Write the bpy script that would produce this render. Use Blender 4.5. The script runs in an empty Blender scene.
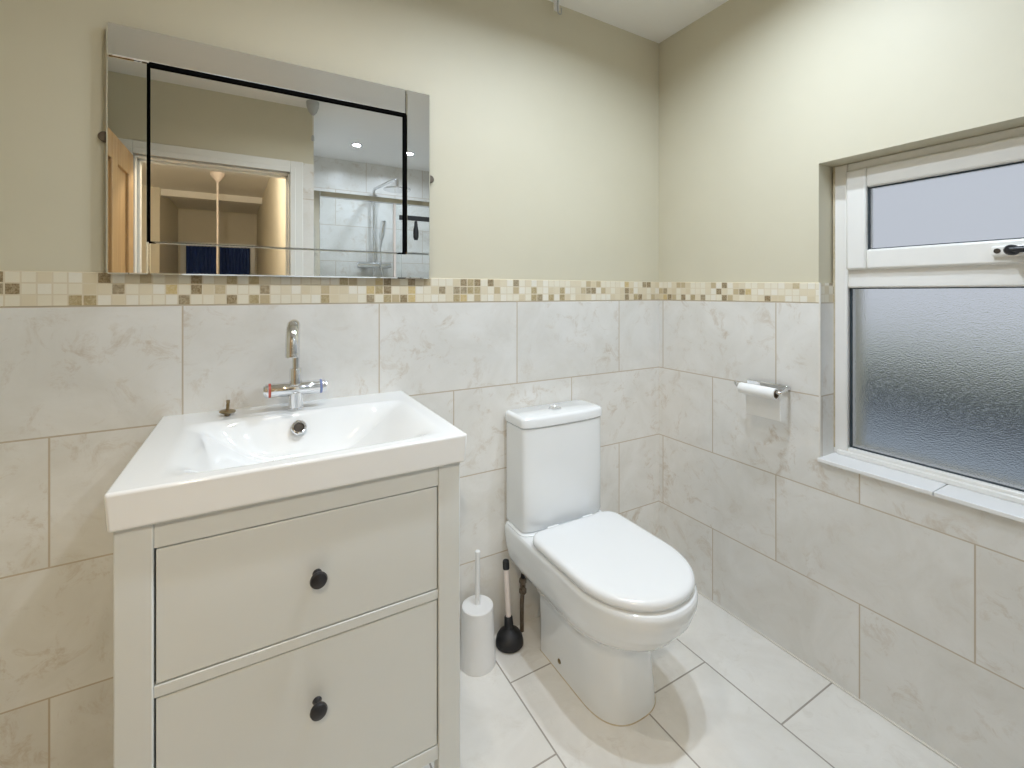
import bpy, bmesh, math, random
from mathutils import Vector, Matrix
random.seed(4)
S = bpy.context.scene
COL = S.collection
R = math.radians

# ------------------------------------------------------------------ camera, world, lights, exposure
cam_d = bpy.data.cameras.new('camera')
cam_d.sensor_fit = 'HORIZONTAL'
cam_d.sensor_width = 36.0
cam_d.lens = 36.0 * 450.6 / 1024
cam_d.shift_y = -(384 - 293) / 1024
cam_d.clip_start = 0.01
cam = bpy.data.objects.new('camera', cam_d)
COL.objects.link(cam)
cam.location = (-1.583, -1.437, 1.23)
cam.rotation_euler = (R(90), 0, R(-29.7))
S.camera = cam

S.view_settings.view_transform = 'Standard'
S.view_settings.look = 'None'
S.view_settings.gamma = 1.0
S.view_settings.use_curve_mapping = False
S.view_settings.exposure = 0.0
S.cycles.use_denoising = True
S.cycles.max_bounces = 14
S.cycles.diffuse_bounces = 7
S.cycles.glossy_bounces = 7
S.cycles.transmission_bounces = 8
S.cycles.sample_clamp_indirect = 4.0
S.cycles.caustics_reflective = False

W = bpy.data.worlds.new('sky')
S.world = W
W.use_nodes = True
bg = W.node_tree.nodes['Background']
bg.inputs[0].default_value = (0.86, 0.90, 1.0, 1)
bg.inputs[1].default_value = 0.64

COOL = (0.76, 0.87, 1.0)
NEUTRAL = (1.0, 0.95, 0.87)
WARM = (1.0, 0.83, 0.60)
ROOM_SPOT = (7.4, 8.2, 4.2)          # W per bathroom downlight
SHOWER_SPOT = 4.0
HALL_W = 46.0
ROOM_SPOTS = [(-0.50, -0.74), (-0.86, -0.74), (-1.42, -0.78)]
SHOWER_SPOTS = [(-0.908, -2.17), (-0.495, -2.19)]

# room planes
HC = 2.36                 # ceiling
YF = -1.613               # door wall (room face)
XL = -2.26                # left wall
YS = -2.63                # shower back wall
XS = -1.269               # shower side wall
T0 = 1.199                # mosaic bottom
T1 = 1.280                # mosaic top

# ------------------------------------------------------------------ node helpers
def mat(name, col=(0.8, 0.8, 0.8), rough=0.5, metal=0.0, **kw):
    m = bpy.data.materials.new(name)
    m.use_nodes = True
    b = m.node_tree.nodes['Principled BSDF']
    b.inputs['Base Color'].default_value = (*col, 1)
    b.inputs['Roughness'].default_value = rough
    b.inputs['Metallic'].default_value = metal
    for k, v in kw.items():
        b.inputs[k.replace('_', ' ')].default_value = v
    return m

def nd(m, t, **kw):
    n = m.node_tree.nodes.new(t)
    for k, v in kw.items():
        setattr(n, k, v)
    return n

def lk(m, a, b):
    m.node_tree.links.new(a, b)

def ramp(m, fac, stops, interp='LINEAR'):
    r = nd(m, 'ShaderNodeValToRGB')
    r.color_ramp.interpolation = interp
    e = r.color_ramp.elements
    while len(e) < len(stops):
        e.new(0.5)
    for i, (p, c) in enumerate(stops):
        e[i].position = p
        e[i].color = (*c, 1) if len(c) == 3 else c
    lk(m, fac, r.inputs[0])
    return r.outputs[0]

def mix(m, fac, a, b, mode='MIX'):
    n = nd(m, 'ShaderNodeMix', data_type='RGBA', blend_type=mode)
    for sock, v in ((n.inputs[0], fac), (n.inputs[6], a), (n.inputs[7], b)):
        if hasattr(v, 'node'):
            lk(m, v, sock)
        elif isinstance(v, (int, float)):
            sock.default_value = v
        else:
            sock.default_value = (*v, 1)
    return n.outputs[2]

def math_(m, op, a, b=None):
    n = nd(m, 'ShaderNodeMath', operation=op)
    for i, v in enumerate((a, b)):
        if v is None:
            continue
        if hasattr(v, 'node'):
            lk(m, v, n.inputs[i])
        else:
            n.inputs[i].default_value = v
    return n.outputs[0]

def coords(m):
    tc = nd(m, 'ShaderNodeTexCoord')
    sep = nd(m, 'ShaderNodeSeparateXYZ')
    lk(m, tc.outputs['Object'], sep.inputs[0])
    return tc.outputs['Object'], sep.outputs

def noise(m, vec, scale, detail=6, rough=0.6, dist=0.0):
    n = nd(m, 'ShaderNodeTexNoise')
    n.inputs['Scale'].default_value = scale
    n.inputs['Detail'].default_value = detail
    n.inputs['Roughness'].default_value = rough
    n.inputs['Distortion'].default_value = dist
    if vec is not None:
        lk(m, vec, n.inputs['Vector'])
    return n.outputs['Fac']

def bump(m, height, strength, distance=0.002):
    n = nd(m, 'ShaderNodeBump')
    n.inputs['Strength'].default_value = strength
    n.inputs['Distance'].default_value = distance
    lk(m, height, n.inputs['Height'])
    lk(m, n.outputs[0], m.node_tree.nodes['Principled BSDF'].inputs['Normal'])

def tile_mat(name, axes, off, size, light, dark, fleck, grout, rough, mortar=0.0022, amount=1.0):
    """stone effect ceramic tiles laid half bond; axes = which object axes run along / across the courses"""
    m = mat(name, light, rough)
    P = m.node_tree.nodes['Principled BSDF']
    vec, ax = coords(m)
    comb = nd(m, 'ShaderNodeCombineXYZ')
    lk(m, math_(m, 'ADD', ax[axes[0]], off[0] + 40 * size[0]), comb.inputs[0])
    lk(m, math_(m, 'ADD', ax[axes[1]], off[1] + 40 * size[1]), comb.inputs[1])
    br = nd(m, 'ShaderNodeTexBrick')
    br.offset = 0.5
    br.inputs['Scale'].default_value = 1.0
    br.inputs['Brick Width'].default_value = size[0]
    br.inputs['Row Height'].default_value = size[1]
    br.inputs['Mortar Size'].default_value = mortar
    br.inputs['Mortar Smooth'].default_value = 0.3
    br.inputs['Color1'].default_value = (0, 0, 0, 1)
    br.inputs['Color2'].default_value = (1, 1, 1, 1)
    br.inputs['Mortar'].default_value = (0.5, 0.5, 0.5, 1)
    lk(m, comb.outputs[0], br.inputs['Vector'])
    # each tile its own piece of the stone pattern
    sh = nd(m, 'ShaderNodeVectorMath', operation='ADD')
    sc = nd(m, 'ShaderNodeVectorMath', operation='SCALE')
    lk(m, br.outputs['Color'], sc.inputs[0])
    sc.inputs['Scale'].default_value = 7.0
    lk(m, vec, sh.inputs[0])
    lk(m, sc.outputs[0], sh.inputs[1])
    v = sh.outputs[0]
    a = noise(m, v, 5.0, 8, 0.62, 0.6)
    c1 = ramp(m, a, [(0.36, dark), (0.62, light)])
    b = noise(m, v, 15.0, 10, 0.74, 0.7)
    fm = ramp(m, b, [(0.53, (0, 0, 0)), (0.66, (amount,) * 3)])
    sw = noise(m, v, 3.1, 3, 0.5)
    fm2 = math_(m, 'MULTIPLY', fm, ramp(m, sw, [(0.40, (0.22,) * 3), (0.58, (1,) * 3)]))
    c2 = mix(m, fm2, c1, fleck)
    col = mix(m, br.outputs['Fac'], c2, grout)
    lk(m, col, P.inputs['Base Color'])
    rr = math_(m, 'MULTIPLY_ADD', br.outputs['Fac'], 0.4)
    rr.node.inputs[2].default_value = rough
    lk(m, rr, P.inputs['Roughness'])
    h = math_(m, 'SUBTRACT', math_(m, 'MULTIPLY', a, 0.25), br.outputs['Fac'])
    bump(m, h, 0.35, 0.0015)
    return m

def mosaic_mat(name, axis, off=0.0, p=0.0262, taper=0.0):
    m = mat(name, (0.7, 0.6, 0.4), 0.35)
    P = m.node_tree.nodes['Principled BSDF']
    vec, ax = coords(m)
    u = math_(m, 'DIVIDE', math_(m, 'ADD', ax[axis], 20 * p + off), p)
    rowh = math_(m, 'MULTIPLY_ADD', ax[axis], taper)
    rowh.node.inputs[2].default_value = (T1 - T0) / 3
    v = math_(m, 'DIVIDE', math_(m, 'SUBTRACT', ax[2], T0), rowh)
    cell = nd(m, 'ShaderNodeCombineXYZ')
    lk(m, math_(m, 'FLOOR', u), cell.inputs[0])
    lk(m, math_(m, 'FLOOR', v), cell.inputs[1])
    cell.inputs[2].default_value = 3.0 + axis
    wn = nd(m, 'ShaderNodeTexWhiteNoise', noise_dimensions='3D')
    lk(m, cell.outputs[0], wn.inputs['Vector'])
    c = ramp(m, wn.outputs['Value'], [
        (0.00, (0.78, 0.73, 0.60)), (0.20, (0.72, 0.64, 0.48)), (0.36, (0.80, 0.76, 0.66)),
        (0.52, (0.68, 0.59, 0.42)), (0.62, (0.77, 0.71, 0.57)), (0.72, (0.52, 0.42, 0.26)),
        (0.79, (0.40, 0.31, 0.16)), (0.85, (0.24, 0.17, 0.085)), (0.92, (0.30, 0.235, 0.145)), (0.97, (0.58, 0.44, 0.20))], 'CONSTANT')
    n = noise(m, vec, 130, 4, 0.7, 1.0)
    dm = ramp(m, wn.outputs['Value'], [(0.0, (0.10,) * 3), (0.78, (0.38,) * 3)], 'CONSTANT')
    c = mix(m, math_(m, 'MULTIPLY', ramp(m, n, [(0.42, (0, 0, 0)), (0.6, (1, 1, 1))]), dm), c, (0.72, 0.63, 0.45))
    fu = math_(m, 'ABSOLUTE', math_(m, 'SUBTRACT', math_(m, 'FRACT', u), 0.5))
    fv = math_(m, 'ABSOLUTE', math_(m, 'SUBTRACT', math_(m, 'FRACT', v), 0.5))
    g = math_(m, 'GREATER_THAN', math_(m, 'MAXIMUM', fu, fv), 0.44)
    c = mix(m, g, c, (0.70, 0.62, 0.47))
    lk(m, c, P.inputs['Base Color'])
    bump(m, math_(m, 'SUBTRACT', 1.0, g), 0.4, 0.001)
    return m

def paint_mat(name, col, var=0.03):
    m = mat(name, col, 0.55)
    vec, _ = coords(m)
    n = noise(m, vec, 2.0, 4, 0.6)
    d = tuple(max(0, c - var) for c in col)
    lk(m, ramp(m, n, [(0.3, d), (0.7, col)]), m.node_tree.nodes['Principled BSDF'].inputs['Base Color'])
    bump(m, noise(m, vec, 240, 3, 0.6), 0.06, 0.001)
    return m

def soft_mat(name, col, rough, var=0.03, scale=6.0, **kw):
    m = mat(name, col, rough, **kw)
    vec, _ = coords(m)
    n = noise(m, vec, scale, 4, 0.6)
    d = tuple(max(0, c - var) for c in col)
    lk(m, ramp(m, n, [(0.35, d), (0.65, col)]), m.node_tree.nodes['Principled BSDF'].inputs['Base Color'])
    return m

def wood_mat(name, c1, c2):
    m = mat(name, c1, 0.4)
    vec, _ = coords(m)
    mp = nd(m, 'ShaderNodeMapping')
    mp.inputs['Scale'].default_value = (14, 14, 1.1)
    lk(m, vec, mp.inputs[0])
    n = noise(m, mp.outputs[0], 2.2, 8, 0.65, 0.8)
    lk(m, ramp(m, n, [(0.3, c2), (0.65, c1)]), m.node_tree.nodes['Principled BSDF'].inputs['Base Color'])
    return m

STONE_L, STONE_D, STONE_F, GROUT = (0.785, 0.772, 0.742), (0.71, 0.692, 0.65), (0.55, 0.47, 0.375), (0.53, 0.45, 0.35)
M = {}
WT = dict(size=(0.502, 0.302), light=STONE_L, dark=STONE_D, fleck=STONE_F, grout=GROUT, rough=0.30, amount=0.75)
M['tile_back'] = tile_mat('stone_tile_back', (0, 2), (0.240, 0.010), **WT)
M['tile_right'] = tile_mat('stone_tile_right', (1, 2), (0.023, 0.010), **WT)
M['tile_floor'] = tile_mat('stone_tile_floor', (1, 0), (0.20, -0.022), size=(0.502, 0.302), light=(0.83, 0.81, 0.77),
                           dark=(0.76, 0.735, 0.69), fleck=(0.60, 0.55, 0.48), grout=(0.36, 0.33, 0.29), rough=0.28, mortar=0.0028, amount=0.35)
M['mosaic_back'] = mosaic_mat('mosaic_back', 0)
M['mosaic_right'] = mosaic_mat('mosaic_right', 1, 0.0, 0.0242, 0.0085)
M['paint'] = paint_mat('cream_wall_paint', (0.645, 0.605, 0.475))
M['hall_paint'] = paint_mat('hall_cream_paint', (0.77, 0.73, 0.63))
M['ceiling'] = paint_mat('white_ceiling_paint', (0.90, 0.89, 0.87), 0.015)
M['gloss_white'] = soft_mat('white_gloss_paint', (0.80, 0.80, 0.77), 0.3, 0.02)
M['ceramic'] = soft_mat('white_glazed_ceramic', (0.825, 0.85, 0.87), 0.09, 0.012, Coat_Weight=0.4, Coat_Roughness=0.04)
M['seat_plastic'] = soft_mat('white_seat_plastic', (0.83, 0.85, 0.87), 0.16, 0.01)
M['cabinet'] = soft_mat('off_white_lacquer', (0.70, 0.73, 0.73), 0.34, 0.02, 3.0)
M['cabinet_inside'] = soft_mat('cabinet_shade_board', (0.20, 0.15, 0.09), 0.7)
M['chrome'] = soft_mat('chrome', (0.86, 0.87, 0.89), 0.07, 0.02, metallic=1.0) if False else mat('chrome', (0.80, 0.81, 0.83), 0.07, 1.0)
M['mirror'] = mat('mirror_silver', (0.86, 0.875, 0.875), 0.0, 1.0)
M['mirror_edge'] = mat('mirror_edge_glass', (0.62, 0.66, 0.66), 0.08, 1.0)
M['black_edge'] = soft_mat('black_backing', (0.006, 0.006, 0.006), 0.95, 0.002, Specular_IOR_Level=0.0)
M['knob'] = soft_mat('matt_black_metal', (0.018, 0.018, 0.022), 0.38, 0.006, 30)
M['rubber'] = soft_mat('black_rubber', (0.020, 0.020, 0.022), 0.55, 0.008, 20)
M['plastic'] = soft_mat('white_plastic', (0.82, 0.82, 0.82), 0.35, 0.02)
M['pale_wood'] = soft_mat('painted_pale_handle', (0.78, 0.70, 0.66), 0.45, 0.03, 40)
M['upvc'] = soft_mat('white_upvc', (0.84, 0.83, 0.80), 0.28, 0.02)
M['sill'] = soft_mat('white_sill_tile', (0.86, 0.86, 0.86), 0.2, 0.015)
M['gasket'] = soft_mat('dark_gasket', (0.03, 0.045, 0.055), 0.5, 0.01)
M['brass'] = soft_mat('aged_bronze', (0.36, 0.29, 0.19), 0.32, 0.10, 50)
M['brass'].node_tree.nodes['Principled BSDF'].inputs['Metallic'].default_value = 1.0
M['paper'] = soft_mat('toilet_paper', (0.88, 0.88, 0.87), 0.85, 0.02, 60)
M['card'] = soft_mat('cardboard_core', (0.32, 0.25, 0.18), 0.8, 0.05, 50)
M['red'] = soft_mat('red_indicator', (0.50, 0.10, 0.07), 0.35, 0.03, 80)
M['blue'] = soft_mat('blue_indicator', (0.20, 0.26, 0.50), 0.35, 0.03, 80)
M['pipe'] = soft_mat('tarnished_pipe', (0.16, 0.13, 0.10), 0.4, 0.06, 60)
M['dark'] = soft_mat('dark_recess', (0.05, 0.04, 0.03), 0.6, 0.02, 60)
M['pine'] = wood_mat('stained_pine', (0.52, 0.34, 0.16), (0.38, 0.23, 0.10))
M['curtain'] = soft_mat('navy_curtain_cloth', (0.06, 0.11, 0.34), 0.8, 0.015, 12)
M['carpet'] = soft_mat('hall_carpet', (0.32, 0.27, 0.20), 0.95, 0.06, 60)
M['bead'] = soft_mat('white_silicone', (0.78, 0.75, 0.69), 0.4, 0.06, 30)
M['stain'] = soft_mat('grimy_silicone', (0.62, 0.54, 0.40), 0.5, 0.15, 30)
M['grey_plastic'] = soft_mat('grey_plastic', (0.45, 0.46, 0.46), 0.4, 0.03, 20)
M['paving'] = soft_mat('pale_paving', (0.54, 0.60, 0.64), 0.8, 0.10, 3)
M['leaves'] = soft_mat('dark_leaves', (0.018, 0.028, 0.045), 0.7, 0.012, 9)
M['field'] = soft_mat('olive_grass', (0.43, 0.47, 0.30), 0.9, 0.08, 2)

def emit(name, col, s):
    m = mat(name, col, 0.4)
    b = m.node_tree.nodes['Principled BSDF']
    b.inputs['Emission Color'].default_value = (*col, 1)
    b.inputs['Emission Strength'].default_value = s
    return m
M['led'] = emit('led_lens', COOL, 14.0)
M['hall_bulb'] = emit('hall_bulb', (1.0, 0.86, 0.62), 9.0)

M['lit_bulb'] = emit('lit_bulb', WARM, HALL_W / (math.pi * 4 * math.pi * 0.034 ** 2))

# obscured glass: rough transmission with a rippled surface
g = mat('obscured_glass', (0.93, 0.96, 0.97), 0.22, 0.0, IOR=1.22)
g.node_tree.nodes['Principled BSDF'].inputs['Transmission Weight'].default_value = 1.0
vec, _ = coords(g)
vo = nd(g, 'ShaderNodeTexVoronoi', feature='SMOOTH_F1')
vo.inputs['Scale'].default_value = 330
lk(g, vec, vo.inputs['Vector'])
hh = math_(g, 'ADD', vo.outputs['Distance'], noise(g, vec, 420, 3, 0.6))
bump(g, hh, 0.7, 0.0012)
M['frosted'] = g
g = mat('clear_glass', (0.96, 0.98, 0.98), 0.0, 0.0, IOR=1.05)
g.node_tree.nodes['Principled BSDF'].inputs['Transmission Weight'].default_value = 1.0
M['clear'] = g

# ------------------------------------------------------------------ mesh helpers (world coordinates)
def box(bm, x0, x1, y0, y1, z0, z1):
    v = [bm.verts.new((x, y, z)) for x in (x0, x1) for y in (y0, y1) for z in (z0, z1)]
    for f in ((0, 1, 3, 2), (4, 6, 7, 5), (0, 4, 5, 1), (2, 3, 7, 6), (0, 2, 6, 4), (1, 5, 7, 3)):
        bm.faces.new([v[i] for i in f])

def loft(bm, rings, cap0=True, cap1=True, closed=True):
    vs = [[bm.verts.new(p) for p in r] for r in rings]
    n = len(rings[0])
    for a, b in zip(vs, vs[1:]):
        for i in range(n if closed else n - 1):
            j = (i + 1) % n
            bm.faces.new((a[i], a[j], b[j], b[i]))
    if cap0:
        bm.faces.new(list(reversed(vs[0])))
    if cap1:
        bm.faces.new(vs[-1])
    return vs

def frame_for(d):
    d = Vector(d).normalized()
    a = Vector((0, 0, 1)) if abs(d.z) < 0.9 else Vector((1, 0, 0))
    u = d.cross(a).normalized()
    return u, d.cross(u).normalized()

def lathe(bm, prof, base, axis=(0, 0, 1), seg=32, cap0=True, cap1=True):
    """prof: (radius, distance along axis)"""
    u, w = frame_for(axis)
    d = Vector(axis).normalized()
    b = Vector(base)
    loft(bm, [[b + d * h + (u * math.cos(2 * math.pi * k / seg) + w * math.sin(2 * math.pi * k / seg)) * r
               for k in range(seg)] for r, h in prof], cap0, cap1)

def tube(bm, pts, r, seg=14, radii=None):
    pts = [Vector(p) for p in pts]
    rings, u = [], None
    for i, p in enumerate(pts):
        d = (pts[min(i + 1, len(pts) - 1)] - pts[max(i - 1, 0)]).normalized()
        if u is None:
            u, _ = frame_for(d)
        u = (u - d * u.dot(d)).normalized()
        w = d.cross(u)
        rr = radii[i] if radii else r
        rings.append([p + (u * math.cos(2 * math.pi * k / seg) + w * math.sin(2 * math.pi * k / seg)) * rr for k in range(seg)])
    loft(bm, rings)

def arc(c, a0, a1, r, n, e1, e2):
    c, e1, e2 = Vector(c), Vector(e1), Vector(e2)
    return [c + e1 * (r * math.cos(a0 + (a1 - a0) * i / n)) + e2 * (r * math.sin(a0 + (a1 - a0) * i / n)) for i in range(n + 1)]

class Thing:
    """an Empty at the base of a thing; parts hang below it"""
    def __init__(s, name, base, label=None, cat=None, group=None, kind=None):
        s.o = bpy.data.objects.new(name, None)
        s.o.empty_display_size = 0.05
        s.o.location = base
        COL.objects.link(s.o)
        s.base = Vector(base)
        setp(s.o, label, cat, group, kind)

def setp(o, label=None, cat=None, group=None, kind=None):
    for k, v in (('label', label), ('category', cat), ('group', group), ('kind', kind)):
        if v:
            o[k] = v

def new(name, build, m, parent=None, base=None, bevel=0, seg=2, smooth=40, sub=0, angle=40):
    """build: function(bm) or list of box tuples, in world coordinates -> ONE mesh object"""
    bm = bmesh.new()
    if callable(build):
        build(bm)
    else:
        for b in build:
            box(bm, *b)
    pb = Vector((0, 0, 0))
    po = None
    if isinstance(parent, Thing):
        pb, po = parent.base, parent.o
    elif parent is not None:
        po = parent
        pb = Vector(parent['_b'])
    if base is not None:
        pb = Vector(base)
    bmesh.ops.translate(bm, verts=bm.verts, vec=-pb)
    bmesh.ops.recalc_face_normals(bm, faces=bm.faces)
    me = bpy.data.meshes.new(name)
    bm.to_mesh(me)
    bm.free()
    for p in me.polygons:
        p.use_smooth = smooth is not None
    if smooth is not None:
        me.set_sharp_from_angle(angle=R(smooth))
    mats = m if isinstance(m, (list, tuple)) else [m]
    for x in mats:
        me.materials.append(x)
    o = bpy.data.objects.new(name, me)
    COL.objects.link(o)
    if po is not None:
        o.parent = po
    elif base is not None:
        o.location = base
    o['_b'] = tuple(pb)
    if bevel:
        md = o.modifiers.new('bevel', 'BEVEL')
        md.width = bevel
        md.segments = seg
        md.limit_method = 'ANGLE'
        md.angle_limit = R(angle)
        md.harden_normals = False
    if sub:
        md = o.modifiers.new('sub', 'SUBSURF')
        md.levels = md.render_levels = sub
    return o

def struct(name, build, m, parent=None, **kw):
    o = new(name, build, m, parent, **kw)
    if parent is None:
        o['kind'] = 'structure'
    return o

# ------------------------------------------------------------------ the room
struct('floor', [(XL, 0.01, YS, 0.01, -0.08, 0.0)], M['tile_floor'])
struct('ceiling', [(XL - 0.1, 0.01, YS - 0.1, 0.02, HC, HC + 0.08)], M['ceiling'])

wb = struct('wall_back', [(XL - 0.1, 0.35, 0.006, 0.12, 0.0, HC)], M['paint'])
new('tile_cladding', [(XL, 0.01, 0.0, 0.02, 0.0, T0)], M['tile_back'], wb)
new('mosaic_border', [(XL, 0.01, -0.001, 0.02, T0, T1)], M['mosaic_back'], wb, bevel=0.0015)

# right wall with its window opening
WY0, WY1, WZ0, WZ1 = -0.667, -1.573, 0.70, 1.650
XW = 0.30
def right_wall(bm):
    box(bm, 0.006, XW, WY0 + 0.007, 0.1, 0, HC)
    box(bm, 0.006, XW, YS - 0.1, WY1 - 0.007, 0, HC)
    box(bm, 0.006, XW, WY1 - 0.007, WY0 + 0.007, 0, WZ0 - 0.012)
    box(bm, 0.006, XW, WY1 - 0.007, WY0 + 0.007, WZ1, HC)
wr = struct('wall_right', right_wall, M['paint'])
def right_tiles(bm):
    box(bm, 0.0, 0.02, WY0, 0.0, 0, T0)
    box(bm, 0.0, 0.02, YS, WY1, 0, T0)
    box(bm, 0.0, 0.02, WY1, WY0, 0, WZ0 - 0.012)
new('tile_cladding', right_tiles, M['tile_right'], wr)
TW = T0 + (T1 - T0) + 3 * 0.0085 * WY0          # the border narrows towards the window
def right_mosaic(bm):
    for y0, y1, za, zb in ((WY0, 0.0, TW, T1), (YF, WY1, TW - 0.01, TW - 0.01)):
        loft(bm, [[Vector(p) for p in ((-0.001, y, T0), (0.02, y, T0), (0.02, y, z), (-0.001, y, z))] for y, z in ((y0, za), (y1, zb))])
new('mosaic_border', right_mosaic, M['mosaic_right'], wr, bevel=0.0015)
new('reveal_tiles', [(0.004, 0.095, WY0 - 0.0005, WY0 + 0.008, WZ0, T0), (0.004, 0.095, WY1 - 0.008, WY1 + 0.0005, WZ0, T0)], M['tile_back'], wr)
new('reveal_mosaic', [(0.004, 0.095, WY0 - 0.001, WY0 + 0.008, T0, TW), (0.004, 0.095, WY1 - 0.008, WY1 + 0.001, T0, TW)], M['mosaic_back'], wr)
new('edge_trim', [(-0.0016, 0.004, WY0 - 0.0016, WY0 + 0.003, WZ0, TW)], M['bead'], wr)
struct('windowsill', [(-0.012, 0.095, WY0 + 0.003, -0.9485, WZ0 - 0.012, WZ0), (-0.012, 0.095, -0.9505, -1.25, WZ0 - 0.012, WZ0),
                      (-0.012, 0.095, -1.252, WY1, WZ0 - 0.012, WZ0)], M['sill'], bevel=0.002)
struct('trim_1', [(-0.004, 0.004, YF, -0.0, 0.0, 0.006)], M['bead'], bevel=0.002)

# window
win = Thing('window_1', (0.09, -1.12, WZ0), kind='structure')
FX0, FX1 = 0.088, 0.150
def win_frame(bm):
    box(bm, FX0, FX1, WY0 - 0.038, WY0 + 0.004, WZ0, WZ1)
    box(bm, FX0, FX1, WY1 - 0.004, WY1 + 0.038, WZ0, WZ1)
    box(bm, FX0, FX1, WY1 + 0.038, WY0 - 0.038, WZ0, WZ0 + 0.028)
    box(bm, FX0, FX1, WY1 + 0.038, WY0 - 0.038, WZ1 - 0.028, WZ1)
    box(bm, FX0, FX1, WY1 + 0.038, WY0 - 0.038, 1.246, 1.312)
new('frame', win_frame, M['upvc'], win, bevel=0.006, seg=3)
new('frame_bead', [(FX0 - 0.006, FX0 + 0.01, WY1 + 0.01, WY0 - 0.010, WZ0 - 0.0005, WZ0 + 0.016)], M['upvc'], win, bevel=0.004)
def sealant(bm):
    box(bm, FX0 - 0.004, FX0 + 0.004, WY0 - 0.003, WY0 + 0.001, WZ0 + 0.02, WZ1)
new('sealant', sealant, M['stain'], win)
SY0, SY1, SZ0, SZ1 = WY0 - 0.040, WY1 + 0.040, 1.304, 1.622
def sash(bm):
    x0, x1 = 0.072, 0.125
    box(bm, x0, x1, SY0 - 0.056, SY0, SZ0, SZ1)
    box(bm, x0, x1, SY1, SY1 + 0.056, SZ0, SZ1)
    box(bm, x0, x1, SY1 + 0.056, SY0 - 0.056, SZ0, SZ0 + 0.062)
    box(bm, x0, x1, SY1 + 0.056, SY0 - 0.056, SZ1 - 0.062, SZ1)
sa = new('sash', sash, M['upvc'], win, bevel=0.007, seg=3)
py0, py1 = WY0 - 0.040, WY1 + 0.040
def ring(bm, x0, x1, y0, y1, z0, z1, w):
    box(bm, x0, x1, y0, y0 + w, z0, z1)
    box(bm, x0, x1, y1 - w, y1, z0, z1)
    box(bm, x0, x1, y0 + w, y1 - w, z0, z0 + w)
    box(bm, x0, x1, y0 + w, y1 - w, z1 - w, z1)
new('lower_gasket', lambda bm: ring(bm, 0.102, 0.112, py1, py0, WZ0 + 0.027, 1.247, 0.004), M['gasket'], win)
new('lower_pane', [(0.106, 0.111, py1 + 0.001, py0 - 0.001, WZ0 + 0.028, 1.246)], M['frosted'], win, smooth=None)
new('upper_gasket', lambda bm: ring(bm, 0.086, 0.098, SY1 + 0.055, SY0 - 0.055, SZ0 + 0.061, SZ1 - 0.061, 0.004), M['gasket'], sa)
new('upper_pane', [(0.091, 0.096, SY1 + 0.057, SY0 - 0.057, SZ0 + 0.062, SZ1 - 0.062)], M['frosted'], sa, smooth=None)
hz, hy = 1.337, -1.115
hd = new('window_handle', lambda bm: (box(bm, 0.060, 0.073, hy - 0.075, hy + 0.075, hz - 0.014, hz + 0.014)), M['upvc'], win, bevel=0.006, seg=3)
def hgrip(bm):
    lathe(bm, [(0.013, 0), (0.013, 0.02), (0.010, 0.026)], (0.061, hy + 0.035, hz), (-1, 0, 0), 20)
    tube(bm, [(0.040, hy + 0.035, hz), (0.036, hy + 0.01, hz), (0.036, hy - 0.06, hz - 0.003)], 0.008, 12)
new('lever', hgrip, M['knob'], hd)
new('screw_cap', lambda bm: lathe(bm, [(0.0065, 0), (0.0065, 0.0015)], (0.0605, hy + 0.063, hz), (-1, 0, 0), 16), M['dark'], hd)

# left wall, door wall, shower alcove
struct('wall_left', [(XL - 0.1, XL, YF, 0.02, 0, HC)], M['paint'])
DX0, DX1, DH = -2.125, -1.408, 1.945      # door opening
def front_wall(bm):
    box(bm, XL - 0.1, DX0 - 0.03, YF - 0.12, YF, 0, HC)
    box(bm, DX1 + 0.03, XS, YF - 0.12, YF, 0, HC)
    box(bm, DX0 - 0.03, DX1 + 0.03, YF - 0.12, YF, DH + 0.03, HC)
wf = struct('wall_front', front_wall, M['paint'])
new('tile_strip', [(DX1 + 0.075, XS, YF - 0.01, YF + 0.008, 0, 2.02)], M['tile_back'], wf)
def jamb(bm):
    box(bm, DX0 - 0.03, DX0, YF - 0.12, YF + 0.002, 0, DH + 0.03)
    box(bm, DX1, DX1 + 0.03, YF - 0.12, YF + 0.002, 0, DH + 0.03)
    box(bm, DX0, DX1, YF - 0.12, YF + 0.002, DH, DH + 0.03)
    box(bm, DX0, DX0 + 0.012, YF - 0.09, YF - 0.05, 0, DH)
    box(bm, DX1 - 0.012, DX1, YF - 0.09, YF - 0.05, 0, DH)
    box(bm, DX0, DX1, YF - 0.09, YF - 0.05, DH - 0.012, DH)
struct('trim_2', jamb, M['gloss_white'], bevel=0.002)
def archi(bm):
    for y0, y1, w in ((YF, YF + 0.016, 0.07), (YF, YF + 0.022, 0.03)):
        box(bm, DX0 - 0.008 - w, DX0 - 0.008, y0, y1, 0, DH + 0.008 + w)
        box(bm, DX1 + 0.008, DX1 + 0.008 + w, y0, y1, 0, DH + 0.008 + w)
        box(bm, DX0 - 0.008, DX1 + 0.008, y0, y1, DH + 0.008, DH + 0.008 + w)
struct('trim_3', archi, M['gloss_white'], bevel=0.003)
struct('wall_shower_side', [(XS - 0.06, XS, YS, YF - 0.12, 0, HC)], M['tile_back'])
struct('wall_shower_back', [(XS - 0.06, 0.02, YS - 0.1, YS, 0, HC)], M['tile_back'])
struct('wall_shower_right', [(-0.001, 0.012, YS, YF, 0, HC)], M['tile_right'])

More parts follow.
